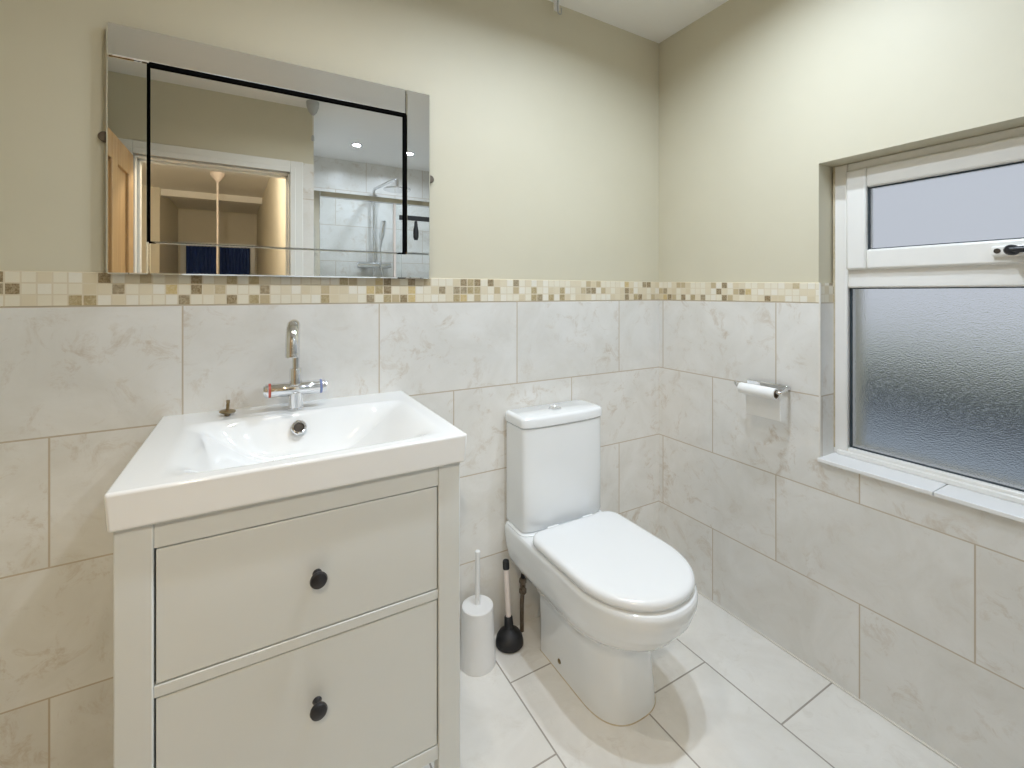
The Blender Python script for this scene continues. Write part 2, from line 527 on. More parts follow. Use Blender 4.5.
# open pine door, hinged on the left jamb
d1 = Thing('door_1', (DX0, YF, 0), kind='structure')
dx0, dx1 = DX0 - 0.040, DX0 - 0.002
dy0, dy1 = YF + 0.024, YF + 0.024 + 0.70
def door_leaf(bm):
    for a, b in ((0, 0.10), (0.30, 0.40), (0.60, 0.70)):
        box(bm, dx0, dx1, dy0 + a, dy0 + b, 0.01, 1.94)
    for z0, z1 in ((0.01, 0.22), (0.78, 0.98), (1.82, 1.94)):
        for a, b in ((0.10, 0.30), (0.40, 0.60)):
            box(bm, dx0, dx1, dy0 + a, dy0 + b, z0, z1)
new('leaf', door_leaf, M['pine'], d1, bevel=0.003)
new('panel', [(dx0 + 0.012, dx1 - 0.012, dy0 + a, dy0 + b, z0, z1) for a, b in ((0.09, 0.31), (0.39, 0.61)) for z0, z1 in ((0.21, 0.79), (0.97, 1.83))],
    M['pine'], d1, bevel=0.004)
def dhandle(bm):
    box(bm, dx1, dx1 + 0.006, dy1 - 0.075, dy1 - 0.035, 0.93, 1.08)
    tube(bm, [(dx1, dy1 - 0.055, 1.03), (dx1 + 0.045, dy1 - 0.055, 1.03), (dx1 + 0.05, dy1 - 0.07, 1.03), (dx1 + 0.05, dy1 - 0.16, 1.03)], 0.008)
new('handle', dhandle, M['chrome'], d1, bevel=0.002)

# the hall beyond, seen in the mirror
YH = YF - 0.12
struct('floor_hall', [(-3.4, -1.30, -6.1, YH, -0.08, -0.002), (DX0, DX1, YH, YF, -0.08, -0.001)], M['carpet'])
struct('ceiling_hall', [(-3.4, -1.32, -6.1, YH - 0.001, HC, HC + 0.08)], M['ceiling'])
struct('wall_hall_left', [(-3.4, -3.3, -4.66, YH, 0, HC), (-3.4, -2.47, -4.78, -4.66, 0, HC), (-2.57, -2.47, -6.0, -4.78, 0, HC),
                          (-3.4, XL - 0.1, YH, YH + 0.1, 0, HC)], M['hall_paint'])
def hall_right(bm):
    loft(bm, [[Vector(p) for p in ((-1.385, YH, z), (-1.56, -6.0, z), (-1.30, -6.0, z), (XS - 0.06, YH, z))] for z in (0, HC)])
struct('wall_hall_right', hall_right, M['hall_paint'])
struct('wall_hall_end', [(-3.4, -1.2, -6.1, -6.0, 0, HC)], M['hall_paint'])
struct('trim_4', [(-2.47, -1.5, -4.86, -4.72, HC - 0.07, HC)], M['ceiling'])
struct('window_2', [(-2.44, -2.38, -6.0, -5.95, 0.7, 1.92), (-1.64, -1.58, -6.0, -5.95, 0.7, 1.92), (-2.38, -1.64, -6.0, -5.95, 1.86, 1.92), (-2.38, -1.64, -6.0, -5.95, 0.7, 0.76)],
       M['gloss_white'], bevel=0.004)
def folds(x0, x1):
    def f(bm):
        n = 60
        r = []
        for z in (0.76, 1.3, 1.855):
            r.append([Vector((x0 + (x1 - x0) * i / n, -5.92 + 0.018 * math.sin(i * 0.9), z)) for i in range(n + 1)] +
                     [Vector((x0 + (x1 - x0) * i / n, -5.935 + 0.018 * math.sin(i * 0.9), z)) for i in range(n, -1, -1)])
        loft(bm, r)
    return f
for x0, x1, l in ((-2.375, -2.02, 'navy blue curtain at the hall end, left one in the mirror'),
                  (-2.00, -1.645, 'navy blue curtain at the hall end, right one in the mirror')):
    o = new('curtain', folds(x0, x1), M['curtain'], base=((x0 + x1) / 2, -5.93, 0.76))
    setp(o, l, 'curtain', 'curtains at the hall end')

# ------------------------------------------------------------------ lamps
def led(name, parent, loc, power, col, size):
    l = bpy.data.lights.new(name, 'AREA')
    l.shape = 'DISK'
    l.energy = power
    l.color = col
    l.size = size
    l.spread = R(158)
    o = bpy.data.objects.new(name, l)
    COL.objects.link(o)
    o.parent = parent
    o.location = loc
    return o
def downlight(x, y, power, label, group, col=COOL):
    t = Thing('downlight', (x, y, HC), label, 'downlight', group)
    new('trim_ring', lambda bm: lathe(bm, [(0.030, 0.0), (0.030, -0.004), (0.036, -0.006), (0.043, -0.004), (0.044, 0.0)], (x, y, HC), (0, 0, 1), 32, False, False), M['chrome'], t)
    new('lens', lambda bm: lathe(bm, [(0.0305, -0.001), (0.0300, -0.003)], (x, y, HC), (0, 0, 1), 32), M['led'], t)
    led('lamp', t.o, (0, 0, -0.0036), power, col, 0.056)
    return t
for (x, y), p, c, l in zip(ROOM_SPOTS, ROOM_SPOT, (COOL, COOL, NEUTRAL), ('recessed ceiling downlight above the toilet, nearest the window', 'recessed ceiling downlight above the gap between toilet and vanity',
                                  'recessed ceiling downlight above the vanity and mirror')):
    downlight(x, y, p, l, 'bathroom downlights', c)
for (x, y), l in zip(SHOWER_SPOTS, ('glowing round shower downlight, left one reflected in the mirror', 'glowing round shower downlight, right one reflected in the mirror edge strip')):
    downlight(x, y, SHOWER_SPOT, l, 'shower downlights')

px, py = -1.89, -3.66
t = Thing('pendant_lamp', (px, py, HC), 'hall pendant lamp with long pale stem and glowing shade, reflected in mirror', 'lamp')
new('ceiling_rose', lambda bm: lathe(bm, [(0.060, 0.0), (0.055, -0.03), (0.020, -0.075), (0.006, -0.09)], (px, py, HC)), M['pale_wood'], t)
new('stem', lambda bm: tube(bm, [(px, py, HC - 0.08), (px, py, 1.20)], 0.009), M['pale_wood'], t)
new('lamp_shade', lambda bm: lathe(bm, [(0.02, 1.215), (0.11, 1.19), (0.17, 1.10), (0.165, 1.095)], (px, py, 0), cap1=False), M['plastic'], t)
new('bulb', lambda bm: lathe(bm, [(0.01, 1.17), (0.04, 1.155), (0.05, 1.12), (0.04, 1.085), (0.01, 1.075)], (px, py, 0)), M['hall_bulb'], t)
qx_, qy_ = -1.86, -2.06
t = Thing('ceiling_lamp', (qx_, qy_, HC), 'short drop ceiling lamp with bare bulb in the hall just beyond the doorway', 'ceiling lamp')
new('ceiling_rose', lambda bm: lathe(bm, [(0.045, 0.0), (0.043, -0.015), (0.015, -0.03)], (qx_, qy_, HC)), M['plastic'], t)
new('cord', lambda bm: tube(bm, [(qx_, qy_, HC - 0.02), (qx_, qy_, HC - 0.15)], 0.004, 10), M['plastic'], t)
new('socket', lambda bm: lathe(bm, [(0.006, -0.13), (0.016, -0.14), (0.017, -0.18)], (qx_, qy_, HC)), M['plastic'], t)
BR = 0.034
new('bulb', lambda bm: lathe(bm, [(max(0.002, BR * math.sin(math.pi * k / 12)), -0.175 - BR + BR * math.cos(math.pi * k / 12)) for k in range(13)], (qx_, qy_, HC), seg=24), M['lit_bulb'], t)

# ------------------------------------------------------------------ mirror
mx0, mx1, mz0, mz1 = -1.893, -1.083, 1.276, 1.882
SW = 0.081
YM0, YM1 = -0.006, -0.020
t = Thing('wall_mirror', ((mx0 + mx1) / 2, 0.0, mz0), 'large rectangular wall mirror with mirrored border strips above the basin', 'mirror')
new('backing', [(mx0 + 0.004, mx1 - 0.004, YM0 - 0.004, 0.004, mz0 + 0.004, mz1 - 0.004)], M['black_edge'], t)
G = 0.0006
for b in ((mx0, mx1 - SW - G, YM1, YM0, mz1 - SW + G, mz1),
          (mx1 - SW + G, mx1, YM1, YM0, mz0 + SW + G, mz1),
          (mx0, mx0 + SW - G, YM1, YM0, mz0, mz1 - SW - G),
          (mx0 + SW + G, mx1, YM1, YM0, mz0, mz0 + SW - G)):
    new('border_strip', [b], M['mirror'], t, bevel=0.0035, seg=1, smooth=None)
ix0, ix1, iz0, iz1 = mx0 + SW, mx1 - SW, mz0 + SW, mz1 - SW
new('centre_glass', [(ix0 + 0.001, ix1 - 0.009, -0.016, YM0, iz0 + 0.0005, iz1 - 0.009)], M['mirror'], t, bevel=0.002, seg=1, smooth=None)
new('black_bead', [(ix0, ix1, -0.0205, YM0, iz1 - 0.0085, iz1), (ix1 - 0.0085, ix1, -0.0205, YM0, iz0, iz1 - 0.0085), (ix0, ix0 + 0.0013, -0.0205, YM0, iz0, iz1 - 0.0085)],
    M['black_edge'], t, smooth=None)
for x, lab in ((mx0 - 0.006, 'bronze mirror fixing disc on the wall at the mirror left edge'), (mx1 + 0.006, 'bronze mirror fixing disc on the wall at the mirror right edge')):
    z = 1.608
    o = new('mirror_clip', lambda bm: lathe(bm, [(0.0125, 0.008), (0.0125, -0.004), (0.010, -0.007)], (x, 0, z), (0, 1, 0), 20), M['pipe'], base=(x, 0, z))
    setp(o, lab, 'mirror fixing', 'mirror fixings')

# ------------------------------------------------------------------ vanity unit
cx0, cx1, cyf = -1.780, -1.181, -0.497
CT = 0.852
PW = 0.051
t = Thing('vanity_unit', ((cx0 + cx1) / 2, -0.24, 0), 'off-white two-drawer vanity unit with black knobs under the basin', 'vanity unit')
def carc(bm):
    box(bm, cx0 + 0.008, cx0 + 0.026, cyf + 0.03, -0.03, 0.205, CT)
    box(bm, cx1 - 0.026, cx1 - 0.008, cyf + 0.03, -0.03, 0.205, CT)
    box(bm, cx0 + 0.026, cx1 - 0.026, -0.05, -0.035, 0.205, CT)
    box(bm, cx0 + 0.026, cx1 - 0.026, cyf + 0.03, -0.05, 0.207, 0.222)
new('carcass', carc, M['cabinet'], t)
for x0 in (cx0, cx1 - PW):
    for y0 in (cyf, -0.055):
        new('leg', [(x0, x0 + PW, y0, y0 + (0.032 if y0 == cyf else 0.045), 0.0, CT)], M['cabinet'], t, bevel=0.0025)
DZ = ((0.579, 0.803, 0.688), (0.236, 0.554, 0.441))
new('top_rail', [(cx0 + PW, cx1 - PW, cyf + 0.003, cyf + 0.022, DZ[0][1] + 0.0025, CT)], M['cabinet'], t, bevel=0.0015)
new('middle_rail', [(cx0 + PW, cx1 - PW, cyf + 0.003, cyf + 0.022, DZ[1][1] + 0.0025, DZ[0][0] - 0.0025)], M['cabinet'], t, bevel=0.0015)
new('bottom_rail', [(cx0 + PW, cx1 - PW, cyf + 0.003, cyf + 0.022, 0.203, DZ[1][0] - 0.0025)], M['cabinet'], t, bevel=0.0015)
kx = (cx0 + cx1) / 2 + 0.002
for z0, z1, kz in DZ:
    def drawer(bm):
        box(bm, cx0 + PW + 0.0028, cx1 - PW - 0.0022, cyf + 0.004, cyf + 0.022, z0, z1)
        box(bm, cx0 + PW + 0.012, cx0 + PW + 0.024, cyf + 0.022, -0.08, z0 + 0.015, z1 - 0.06)
        box(bm, cx1 - PW - 0.024, cx1 - PW - 0.012, cyf + 0.022, -0.08, z0 + 0.015, z1 - 0.06)
        box(bm, cx0 + PW + 0.024, cx1 - PW - 0.024, cyf + 0.022, -0.08, z0 + 0.015, z0 + 0.027)
    d = new('drawer', drawer, M['cabinet'], t, bevel=0.0018)
    k = new('knob', lambda bm: lathe(bm, [(0.0085, 0.0), (0.0068, 0.004), (0.0062, 0.012), (0.009, 0.017), (0.0145, 0.021), (0.0158, 0.025), (0.0140, 0.0295), (0.008, 0.032), (0.001, 0.0328)],
                                     (kx, cyf + 0.004, kz), (0, -1, 0), 28), M['knob'], d)
    k['label'] = 'round black knob'

# ------------------------------------------------------------------ basin
bx0, bx1, byf, BT = -1.789, -1.170, -0.514, 0.916
def ss(t):
    t = max(0.0, min(1.0, t))
    return t * t * (3 - 2 * t)
bcx = (bx0 + bx1) / 2
def bowl_z(x, y):
    xl, xr, yb, yf = bx0 + 0.060, bx1 - 0.036, -0.120, byf + 0.030
    a = ss((x - xl) / 0.19) if x < bcx else ss((xr - x) / 0.19)
    b = ss((yb - y) / 0.055)
    c = ss((y - yf) / 0.085)
    d = (a * b * c)
    return BT - 0.105 * d ** 0.9
def basin(bm):
    nx, ny = 110, 90
    def yy(j):
        return byf + (0.002 - byf) * j / ny
    rows = [[bm.verts.new((bx0 + (bx1 - bx0) * i / nx, yy(j), bowl_z(bx0 + (bx1 - bx0) * i / nx, yy(j)))) for i in range(nx + 1)] for j in range(ny + 1)]
    for j in range(ny):
        for i in range(nx):
            bm.faces.new((rows[j][i], rows[j][i + 1], rows[j + 1][i + 1], rows[j + 1][i]))
    edge = rows[0] + [r[-1] for r in rows[1:]] + rows[-1][-2::-1] + [r[0] for r in rows[-2:0:-1]]
    cy = byf / 2
    low = [bm.verts.new((bcx + (v.co.x - bcx) * 0.988, cy + (v.co.y - cy) * 0.992, CT + 0.0005)) for v in edge]
    inn = [bm.verts.new((bcx + (v.co.x - bcx) * 0.90, cy + (v.co.y - cy) * 0.90, CT + 0.0005)) for v in edge]
    n = len(edge)
    for i in range(n):
        j = (i + 1) % n
        bm.faces.new((edge[i], edge[j], low[j], low[i]))
        bm.faces.new((low[i], low[j], inn[j], inn[i]))
t = Thing('washbasin', (bcx, -0.25, CT), 'white rectangular ceramic washbasin on top of the vanity unit', 'basin')
new('bowl', basin, M['ceramic'], t, bevel=0.012, seg=5, smooth=50, angle=55)
ox, oy, oz = -1.484, -0.150, 0.8815
OA = Vector((0, -0.86, 0.5)).normalized()
o = new('overflow_ring', lambda bm: lathe(bm, [(0.0105, -0.004), (0.0105, 0.002), (0.013, 0.0052), (0.0165, 0.0048), (0.019, 0.002), (0.019, -0.008)], (ox, oy, oz), OA, 28, False, False), M['chrome'], t)
o['label'] = 'chrome overflow ring'
new('overflow_hole', lambda bm: lathe(bm, [(0.0104, -0.003), (0.0104, 0.0012)], (ox, oy, oz), OA, 24), M['dark'], o)
new('waste', lambda bm: lathe(bm, [(0.030, 0.0), (0.030, 0.002), (0.022, 0.003), (0.020, -0.002)], (bcx, -0.28, BT - 0.105), (0, 0, 1), 28), M['chrome'], t)

# mixer tap
tx, ty = -1.487, -0.088
t = Thing('mixer_tap', (tx, ty, BT), 'chrome mixer tap with crossbar handles and curved spout on the basin', 'tap')
new('base', lambda bm: lathe(bm, [(0.0215, 0.0), (0.0215, 0.004), (0.0185, 0.006), (0.0180, 0.046)], (tx, ty, BT), (0, 0, 1), 30), M['chrome'], t)
bz = BT + 0.056
BA = Vector((1, 0.0, 0))
new('crossbar', lambda bm: lathe(bm, [(0.0175, -0.060), (0.0185, -0.058), (0.0185, 0.058), (0.0175, 0.060)], (tx, ty, bz), BA, 30), M['chrome'], t)
for s, ringm, n in ((-1, 'red', 'red indicator ring'), (1, 'blue', 'blue indicator ring')):
    h = new('handle', lambda bm: lathe(bm, [(0.0160, 0.060), (0.0184, 0.0655), (0.0184, 0.071), (0.0170, 0.073), (0.0135, 0.0732), (0.0130, 0.077), (0.009, 0.0775)], (tx, ty, bz), BA * s, 30), M['chrome'], t)
    q = new('indicator_ring', lambda bm: lathe(bm, [(0.0188, 0.0600), (0.0188, 0.0652)], (tx, ty, bz), BA * s, 30), M[ringm], h)
    q['label'] = n
new('collar', lambda bm: lathe(bm, [(0.0160, bz + 0.010), (0.0160, bz + 0.052), (0.0145, bz + 0.055), (0.0110, bz + 0.055)], (tx, ty, 0), (0, 0, 1), 28), M['chrome'], t)
FW = Vector((-0.15, -1, 0)).normalized()
def spout(bm):
    r = 0.052
    top = 1.147 - r
    pts = [Vector((tx, ty, bz + 0.04)), Vector((tx, ty, bz + 0.09)), Vector((tx, ty, top))]
    pts += arc(Vector((tx, ty, top)) + FW * r, 0.1, math.pi, r, 16, -FW, (0, 0, 1))
    e = Vector((tx, ty, 0)) + FW * 2 * r
    pts += [Vector((e.x, e.y, top - 0.012)), Vector((e.x, e.y, 1.076))]
    n = len(pts)
    rad = [0.0098] * 3 + [0.0098 + 0.0062 * min(1, k / 9) for k in range(n - 3)]
    tube(bm, pts, 0.01, 24, rad)
sp = new('spout', spout, M['chrome'], t, smooth=60)
new('aerator', lambda bm: lathe(bm, [(0.0160, 1.070), (0.0166, 1.073), (0.0166, 1.079), (0.0150, 1.081)], (tx + FW.x * 0.104, ty + FW.y * 0.104, 0), (0, 0, 1), 26), M['chrome'], sp)

# plug lying on the deck
qx, qy = -1.645, -0.074
t = Thing('basin_plug', (qx, qy, BT), 'bronze pop-up basin plug standing on the basin deck left of the tap', 'plug')
new('disc', lambda bm: lathe(bm, [(0.006, 0.0), (0.007, 0.006), (0.016, 0.008), (0.0185, 0.010), (0.0185, 0.0125), (0.015, 0.0145), (0.005, 0.0155)], (qx, qy, BT), (0.06, 0, 1), 28), M['brass'], t)
new('stem', lambda bm: lathe(bm, [(0.0038, 0.014), (0.0038, 0.030), (0.0030, 0.031), (0.0042, 0.033), (0.0042, 0.040)], (qx, qy, BT), (0.06, 0, 1), 14), M['brass'], t)

# ------------------------------------------------------------------ toilet
TX = -0.624
def dshape(yb, yf, hw, z, fl, rc=0.03, e=2.2, cx=TX):
    """plan outline: straight back with rounded corners, straight sides, elliptical front (towards -y)"""
    pts = []
    nc, ns, nf = 6, 6, 40
    for k in range(nc + 1):                      # back right corner, going from back to side
        a = math.pi / 2 - (math.pi / 2) * k / nc
        pts.append((cx + hw - rc + rc * math.cos(a), yb - rc + rc * math.sin(a)))
    ys = yf + fl
    for k in range(1, ns):
        pts.append((cx + hw, (yb - rc) + (ys - yb + rc) * k / ns))
    for k in range(nf + 1):
        a = math.pi * k / nf
        c, s_ = math.cos(a), math.sin(a)
        pts.append((cx + hw * math.copysign(abs(c) ** (2 / e), c), ys - fl * abs(s_) ** (2 / e)))
    for k in range(1, ns):
        pts.append((cx - hw, ys + ((yb - rc) - ys) * k / ns))
    for k in range(nc + 1):
        a = math.pi - (math.pi / 2) * k / nc
        pts.append((cx - hw + rc + rc * math.cos(a), yb - rc + rc * math.sin(a)))
    return [Vector((x, y, z)) for x, y in pts]
def lerp_table(tab, z):
    for (a, *p), (b, *q) in zip(tab, tab[1:]):
        if z <= b:
            u = (z - a) / (b - a)
            u = ss(u) * 0.5 + u * 0.5
            return [i + (j - i) * u for i, j in zip(p, q)]
    return list(tab[-1][1:])
#        z     yb      yf      hw     fl    rc
PAN = [(0.000, -0.130, -0.493, 0.116, 0.14, 0.010),
       (0.012, -0.130, -0.492, 0.115, 0.14, 0.010),
       (0.120, -0.134, -0.488, 0.112, 0.14, 0.012),
       (0.200, -0.138, -0.488, 0.114, 0.155, 0.014),
       (0.232, -0.105, -0.508, 0.130, 0.18, 0.020),
       (0.258, -0.055, -0.555, 0.154, 0.205, 0.024),
       (0.288, -0.012, -0.598, 0.170, 0.22, 0.026),
       (0.340, -0.006, -0.632, 0.179, 0.23, 0.026),
       (0.380, -0.006, -0.645, 0.184, 0.23, 0.028),
       (0.398, -0.006, -0.645, 0.184, 0.23, 0.028),
       (0.406, -0.010, -0.640, 0.179, 0.228, 0.026)]
t = Thing('toilet', (TX, -0.33, 0), 'white close-coupled toilet with closed lid in the room corner', 'toilet')
def pan(bm):
    zs = [0, 0.006, 0.012] + [0.012 + 0.348 * k / 26 for k in range(1, 27)] + [0.374, 0.388, 0.394, 0.400, 0.404, 0.406]
    rings = []
    for z in zs:
        yb, yf, hw, fl, rc = lerp_table(PAN, z)
        rings.append(dshape(yb, yf, hw, z, fl, rc, 2.6 - 0.45 * ss((z - 0.12) / 0.14), TX + 0.011 * (1 - ss(z / 0.22))))
    # bowl opening under the lid
    for dz, ins in ((0.406, 0.055), (0.395, 0.065), (0.33, 0.085), (0.27, 0.115)):
        rings.append(dshape(-0.245, -0.645 + ins, 0.179 - ins, dz, 0.225 - ins, 0.03, 2.1))
    loft(bm, rings)
pn = new('pan', pan, M['ceramic'], t, smooth=85)
def shelf(bm):
    rings = []
    for z, i in ((0.402, 0.004), (0.409, 0.0), (0.4115, 0.002), (0.4125, 0.006)):
        rings.append(dshape(-0.009 - i, -0.158 + i, 0.179 - i, z, 0.05, 0.03, 3.4))
    loft(bm, rings)
new('cistern_shelf', shelf, M['ceramic'], pn, smooth=50)
def cist(bm):
    rings = []
    for z, i, yf in ((0.4135, 0.006, -0.143), (0.416, 0.002, -0.147), (0.425, 0.0, -0.149), (0.60, 0.0, -0.150), (0.7665, 0.0, -0.149), (0.7668, 0.006, -0.149), (0.7716, 0.006, -0.149)):
        rings.append(dshape(-0.008, yf + i, 0.172 - i, z, 0.030, 0.012, 3.0))
    loft(bm, rings)
ci = new('cistern', cist, M['ceramic'], t, smooth=40)
def cistlid(bm):
    rings = []
    for z, i in ((0.7715, 0.0012), (0.7725, 0.0), (0.779, 0.0), (0.796, 0.0), (0.801, 0.002), (0.8045, 0.006), (0.8060, 0.012)):
        rings.append(dshape(-0.007 - i * 0.3, -0.153 + i, 0.1765 - i, z, 0.032, 0.012, 3.0))
    loft(bm, rings)
cl = new('cistern_lid', cistlid, M['ceramic'], t, smooth=40)
fb = new('flush_button', lambda bm: lathe(bm, [(0.0225, 0.0), (0.0225, 0.0022), (0.0205, 0.0030), (0.0195, 0.0018), (0.0190, 0.0028), (0.002, 0.0032)], (TX, -0.075, 0.806), (0, 0, 1), 32), M['chrome'], cl)
fb['label'] = 'round chrome flush button'
def seat(bm):
    o_, i_ = [], []
    for z, e in ((0.4075, 0.002), (0.409, 0.0), (0.413, 0.0), (0.4145, 0.002)):
        o_.append(dshape(-0.178 - e, -0.626 + e, 0.176 - e, z, 0.205, 0.05, 2.1))
    i_ = [dshape(-0.245, -0.585, 0.112, z, 0.17, 0.03, 2.1) for z in (0.4145, 0.4075)]
    r = o_ + i_
    vs = loft(bm, r, False, False)
    n = len(vs[0])
    for k in range(n):
        bm.faces.new((vs[-1][k], vs[-1][(k + 1) % n], vs[0][(k + 1) % n], vs[0][k]))
new('seat', seat, M['seat_plastic'], t, smooth=50)
def lid(bm):
    rings = []
    for z, i in ((0.4155, 0.004), (0.4170, 0.001), (0.422, 0.0), (0.430, 0.001), (0.435, 0.004), (0.4385, 0.010), (0.4400, 0.018), (0.4410, 0.035), (0.4416, 0.07), (0.4420, 0.12)):
        rings.append(dshape(-0.172 - i * 0.9, -0.634 + i, 0.182 - i, z, 0.208 - i * 0.9, max(0.052 - i, 0.01), 2.12))
    loft(bm, rings)
new('lid', lid, M['seat_plastic'], t, smooth=60)
for s in (-1, 1):
    new('hinge', lambda bm: lathe(bm, [(0.011, -0.022), (0.012, -0.020), (0.012, 0.020), (0.011, 0.022)], (TX + s * 0.075, -0.172, 0.424), (1, 0, 0), 20), M['seat_plastic'], t)
new('fixing_cap', lambda bm: lathe(bm, [(0.0075, 0.0), (0.0075, 0.004), (0.005, 0.006)], (TX - 0.1020, -0.248, 0.040), (-1, 0, 0.05), 18), M['brass'], pn)
def bead(bm):
    a = [v for v in dshape(-0.129, -0.4945, 0.1172, 0.0, 0.14, 0.010, 2.6, TX + 0.011)]
    b = [v + Vector((0, 0, 0.003)) for v in dshape(-0.130, -0.4925, 0.1155, 0.0, 0.14, 0.010, 2.6, TX + 0.011)]
    loft(bm, [a, b])
new('silicone_bead', bead, M['stain'], pn)

# water supply behind the toilet
wx, wy = -0.735, -0.030
t = Thing('supply_pipe', (wx, wy, 0), 'tarnished water pipe with valve behind the toilet', 'pipe')
new('pipe', lambda bm: tube(bm, [(wx - 0.004, wy, 0.0), (wx - 0.004, wy, 0.10), (wx, wy, 0.16)], 0.0075), M['pipe'], t)
v = new('valve', lambda bm: (lathe(bm, [(0.010, 0.135), (0.0135, 0.138), (0.0135, 0.152), (0.010, 0.155), (0.010, 0.172), (0.0135, 0.175), (0.0135, 0.190), (0.010, 0.193)], (wx, wy, 0), (0, 0, 1), 6),
                             lathe(bm, [(0.006, 0.0), (0.006, 0.026)], (wx, wy, 0.164), (-0.4, -1, 0), 12)), M['pipe'], t)
new('flexible_hose', lambda bm: tube(bm, [(wx, wy, 0.188), (wx + 0.002, wy, 0.205), (wx + 0.010, wy - 0.004, 0.225), (wx + 0.028, wy - 0.012, 0.240), (wx + 0.055, wy - 0.02, 0.250)], 0.0085), M['rubber'], t)

# toilet brush
hx, hy2 = -0.938, -0.074
t = Thing('toilet_brush', (hx, hy2, 0), 'white toilet brush in round white holder beside the vanity', 'toilet brush')
hl = new('holder', lambda bm: lathe(bm, [(0.0600, 0.0), (0.0610, 0.003), (0.0595, 0.02), (0.0520, 0.186), (0.0518, 0.1885), (0.050, 0.190)], (hx, hy2, 0), (0, 0, 1), 48), M['plastic'], t, smooth=50)
new('rim', lambda bm: lathe(bm, [(0.0495, 0.1902), (0.049, 0.1908), (0.012, 0.1910), (0.011, 0.1900)], (hx, hy2, 0), (0, 0, 1), 48), M['plastic'], hl)
new('handle', lambda bm: lathe(bm, [(0.0085, 0.18), (0.0085, 0.20), (0.0080, 0.355), (0.0085, 0.358), (0.0085, 0.364), (0.005, 0.367)], (hx, hy2, 0), (0.01, 0.02, 1), 18), M['plastic'], t)

# plunger
ux, uy = -0.808, -0.062
UA = Vector((0.0, 0.10, 1)).normalized()
t = Thing('plunger', (ux, uy, 0), 'black rubber plunger with pale stick standing between toilet brush and toilet', 'plunger')
new('cup', lambda bm: lathe(bm, [(0.046, 0.0), (0.0485, 0.003), (0.0485, 0.014), (0.045, 0.030), (0.036, 0.043), (0.024, 0.051), (0.0165, 0.056), (0.0145, 0.090), (0.0120, 0.094), (0.0095, 0.094)], (ux, uy, 0), UA, 40), M['rubber'], t, smooth=50)
new('stick', lambda bm: lathe(bm, [(0.0098, 0.08), (0.0098, 0.275)], (ux, uy, 0), UA, 20), M['pale_wood'], t)
new('grip', lambda bm: lathe(bm, [(0.0112, 0.252), (0.0118, 0.255), (0.0118, 0.274), (0.0105, 0.281), (0.005, 0.284)], (ux, uy, 0), UA, 20), M['rubber'], t)

# ------------------------------------------------------------------ toilet roll and holder
rx, rz = -0.080, 0.899
t = Thing('toilet_roll_holder', (0, -0.48, 0.905), 'chrome open-ended toilet roll holder on the right wall by window', 'roll holder')
def holder(bm):
    box(bm, -0.014, 0.0, -0.572, -0.425, 0.897, 0.914)
new('back_bar', holder, M['chrome'], t, bevel=0.003)
def arm(bm):
    tube(bm, [(-0.002, -0.570, 0.905), (rx + 0.016, -0.584, 0.900), (rx + 0.004, -0.585, rz), (rx, -0.577, rz), (rx, -0.565, rz), (rx, -0.44, rz), (rx, -0.430, rz + 0.002), (rx, -0.424, rz + 0.012)], 0.0055, 12)
new('arm', arm, M['chrome'], t)
ry0, ry1, rc = -0.572, -0.446, rz - 0.0055
t = Thing('toilet_roll', (rx, (ry0 + ry1) / 2, rc - 0.1), 'nearly used white toilet roll with hanging sheet on the chrome holder', 'toilet roll')
def roll(bm):
    vs = []
    seg = 36
    prof = [(0.0140, 0), (0.0185, 0), (0.0190, 0.001), (0.0190, ry1 - ry0 - 0.001), (0.0185, ry1 - ry0), (0.0140, ry1 - ry0), (0.0140, 0)]
    lathe(bm, prof, (rx, ry0, rc), (0, 1, 0), seg, False, False)
new('paper', roll, M['paper'], t)
def sheet(bm):
    prof = [(rx + 0.0186, rc), (rx + 0.0215, rc - 0.012), (rx + 0.0245, rc - 0.03), (rx + 0.028, rc - 0.06), (rx + 0.030, rc - 0.095)]
    loft(bm, [[Vector((x, ry0 + 0.002, z)), Vector((x + 0.0007, ry0 + 0.002, z)), Vector((x + 0.0007, ry1 - 0.002, z)), Vector((x, ry1 - 0.002, z))] for x, z in prof])
new('sheet', sheet, M['paper'], t)
new('core', lambda bm: lathe(bm, [(0.0125, -0.001), (0.0140, -0.001), (0.0140, ry1 - ry0 + 0.001), (0.0125, ry1 - ry0 + 0.001), (0.0125, -0.001)], (rx, ry0, rc), (0, 1, 0), 32, False, False), M['card'], t)

# hook hanging from the ceiling by the back wall
kx_, ky_ = -0.585, -0.03
t = Thing('ceiling_hook', (kx_, ky_, HC), 'small white hook hanging from the ceiling edge by the back wall', 'hook')
kx2 = kx_
new('plate', lambda bm: box(bm, kx2 - 0.010, kx2 + 0.010, ky_ - 0.006, ky_ + 0.006, HC - 0.055, HC), M['plastic'], t, bevel=0.003)
new('wire', lambda bm: tube(bm, [(kx2, ky_ - 0.008, HC - 0.02), (kx2, ky_ - 0.009, HC - 0.05)] + arc((kx2 + 0.008, ky_ - 0.009, HC - 0.062), math.pi, 2 * math.pi, 0.008, 8, (1, 0, 0), (0, 0, 1)) + [(kx2 + 0.016, ky_ - 0.009, HC - 0.045)], 0.0022, 8), M['grey_plastic'], t)

